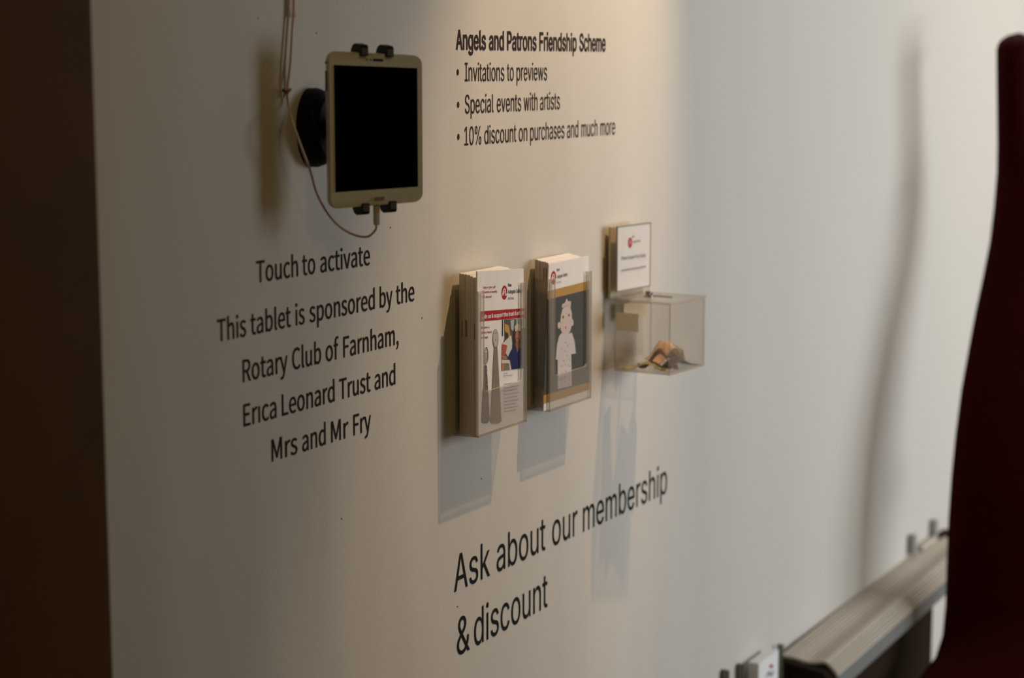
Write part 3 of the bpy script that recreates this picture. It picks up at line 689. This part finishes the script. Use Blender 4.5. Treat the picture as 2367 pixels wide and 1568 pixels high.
# ------------------------------------------------------------------ ribbed wall heater
ha = math.radians(1.2); HU = Vector((math.cos(ha), math.sin(ha), 0)); HD = Vector((math.sin(ha), -math.cos(ha), 0))
H0 = ray(1804, 1516, .012); HL = 1.06
ht = empty('wall_heater', (H0.x, H0.y, .0), 'cream ribbed heater hood along the wall, cut by the bottom edge', 'heater')
prof = []                                        # (distance out from the back edge, height) of the ribbed skin
for k in range(12):
    t = k/11; prof.append((.088*t, -.005*math.sin(math.pi*min(1, max(0, (t-.25)/.75)))**2))
nb = 5
for k in range(1, nb+1): prof.append((.088+.026*math.sin(k/nb*math.pi/2*.75), -.024*k/nb))
R3 = lambda d, z, s=0.0: H0+HD*d+Z_*z+HU*s
for a, b in zip(prof, prof[1:]):
    v = Vector((b[0]-a[0], b[1]-a[1])); L = v.length; v /= L; n = Vector((-v.y, v.x))
    if n.y < 0: n = -n
    pts = []
    for t, q_ in ((.10, -.0035), (.10, .0004), (.3, .0016), (.7, .0016), (.90, .0004), (.90, -.0035)):
        pts.append((a[0]+v.x*L*t+n.x*q_, a[1]+v.y*L*t+n.y*q_))
    V, Fc = prism([R3(d, z) for d, z in pts], HU*HL); build('rib', V, Fc, M['heater'], ht)
e = prof[-1]
V, Fc = prism([R3(e[0], e[1]), R3(e[0]+.001, e[1]-.030), R3(e[0]-.003, e[1]-.034), R3(e[0]-.004, e[1]-.002)], HU*HL); build('front_lip', V, Fc, M['lip'], ht)
V, Fc = prism([R3(0, -.003), R3(.085, -.016), R3(.105, -.030), R3(.100, -.04), R3(.08, -.022), R3(0, -.010)], HU*HL); build('hood_plate', V, Fc, M['groove'], ht)  # dark colour paints in the shade between the ribs
V = frame_box(R3(.012, -.46, .012), HU*.74, HD*.075, Z_*.445); build('body', V, BOXF, M['dark'], ht)  # added dark block, stands in for the shade below the hood
V = frame_box(R3(-.006, -.30, -.004), HU*.006, HD*.012, Z_*.322); build('end_bracket', V, BOXF, M['greygreen'], ht)
for (xa, ya, xb, yb, m_) in ((2115, 1264, 2122, 1234, 'bar'), (2134, 1258, 2165, 1240, 'heater'), (2164, 1262, 2170, 1200, 'bar'), (2172, 1262, 2196, 1224, 'dark')):
    a = ray(xa, ya, .018); b = ray(xb, yb, .018)
    V = frame_box((a.x, -.003, a.z-.02), (b.x-a.x, 0, 0), (0, -.015, 0), (0, 0, b.z-a.z+.02)); bevel(build('pipe_fitting', V, BOXF, M[m_], ht), .003)
# low leaflet rack beside the heater's near end
ra, rb = ray(1716, 1568, .03), ray(1800, 1568, .03)
rk = empty('leaflet_rack', (ra.x, 0, ra.z-.12), 'low rack with a white card beside the heater, cut by the bottom edge', 'leaflet rack')
for x, y in ((1722, 1556), (1757, 1542)):
    p = ray(x, y, .045); V = frame_box((p.x, -.0, ra.z-.12), (.004, 0, 0), (0, -.016, 0), (0, 0, p.z-ra.z+.12)); bevel(build('divider', V, BOXF, M['greygreen'], rk), .002)
V = frame_box((ra.x, 0, ra.z-.12), (rb.x-ra.x, 0, 0), (0, -.055, 0), (0, 0, .006)); build('rack_tray', V, BOXF, M['lip'], rk)
pa, pb = ray(1746, 1532, .03), ray(1797, 1508, .03)
zc = (pa.z+pb.z)/2; xr = min(pb.x, H0.x-.01)
cd_ = empty('card', (pa.x, -.03, ra.z-.112), 'white printed card with a red mark standing in the low rack', 'card')
build('card_sheet', frame_box((pa.x+.012, -.012, ra.z-.112), (xr-pa.x-.012, 0, 0), (0, -.02, 0), (0, 0, zc-ra.z+.112)), BOXF, M['paper'], cd_)
p4 = Print(lambda x, y: ray(x, y, .0323))
p4.ell(1783, 1541, 4.5, 5, (.45, .06, .04)); p4.line([(1772, 1566), (1778, 1552), (1783, 1564), (1789, 1550)], 2.5, (.05, .16, .17)); p4.line([(1776, 1563), (1784, 1556)], 1.5, (.08, .10, .25))
p4.done('printed_mark', cd_)

# ------------------------------------------------------------------ dark carved upright at the right
so = .175
edge = [(76, 2352), (82, 2330), (90, 2317), (100, 2308), (115, 2304), (150, 2304), (250, 2305), (330, 2306), (400, 2305), (480, 2298), (560, 2288), (640, 2272), (720, 2255), (800, 2240), (900, 2222), (1000, 2209), (1100, 2199), (1200, 2192), (1300, 2188), (1400, 2185), (1470, 2178), (1520, 2162), (1568, 2125), (1640, 2095), (1750, 2082), (1900, 2078), (2200, 2076)]
rings = []; N = 28
ax = None
for y, x in edge:
    p = ray(x, y, so)
    wmin = {76: .004, 82: .020, 90: .030, 100: .037}.get(y)
    r = wmin if wmin else .040+.15*min(1, max(0, (y-300)/700))
    # local left direction as seen from the camera
    cxp = p+RIGHT*r
    if y == 2200: cxp.z = 0.0
    rings.append([Vector((cxp.x, cxp.y, cxp.z))-RIGHT*(r*math.cos(2*math.pi*k/N))+Vector((math.cos(TH), math.sin(TH), 0))*(min(r, .0625)*.8*math.sin(2*math.pi*k/N)) for k in range(N)])
V, Fc = ring_stack(rings)
cx_ = rings[-1][0]
sc_ = empty('carved_upright', (cx_.x, cx_.y, 0), 'tall very dark maroon carved upright with a curving side at the right edge', 'sculpture')
body = build('body', V, Fc, M['maroon'], sc_, smooth=True)
p = ray(2321, 1075, so+.045); V, Fc = ring_stack([[p+RIGHT*(s*math.cos(2*math.pi*k/20))+Z_*(s*5.2*math.sin(2*math.pi*k/20))+Vector((math.cos(TH), math.sin(TH), 0))*yy for k in range(20)] for s, yy in ((.008, -.001), (.007, .02))])
gv = build('carved_hollow', V, Fc, M['hollow'], sc_); gv['label'] = 'narrow black hollow'
# ------------------------------------------------------------------ ceiling spots (out of frame, they give the warm light)
for loc in (SPOT, (5.0, -.9, 2.95)):
    f = empty('spot_lamp', (loc[0], loc[1], ZC), 'small ceiling spot lamp above the '+('donation box' if loc is SPOT else 'far end of the wall'), 'spot lamp', 'ceiling spot lamps')
    V, Fc = tube([(loc[0], loc[1], ZC), (loc[0], loc[1]-.01, loc[2]+.09)], .012, 10, 2); build('stem', V, Fc, M['black'], f)
    rr = []
    for r_, z_ in ((.03, .10), (.045, .03), (.045, .02)): rr.append([(loc[0]+r_*math.cos(2*math.pi*k/16), loc[1]+r_*math.sin(2*math.pi*k/16), loc[2]+z_) for k in range(16)])
    V, Fc = ring_stack([[Vector(q) for q in ring] for ring in rr]); build('shade', V, Fc, M['black'], f)
f = empty('pendant_lamp', (LAMP[0], LAMP[1], LAMP[2]+.14), 'pendant lamp over the near end of the room', 'lamp')
V, Fc = tube([(LAMP[0], LAMP[1], ZC), (LAMP[0], LAMP[1], LAMP[2]+.2)], .006, 8, 2); build('flex', V, Fc, M['black'], f)
rr = [[Vector((LAMP[0]+r_*math.cos(2*math.pi*k/24), LAMP[1]+r_*math.sin(2*math.pi*k/24), LAMP[2]+z_)) for k in range(24)] for r_, z_ in ((.03, .20), (.06, .18), (.13, .135))]
V, Fc = ring_stack(rr); build('lamp_shade', V, Fc[:-2]+[Fc[-2]], M['dark'], f)
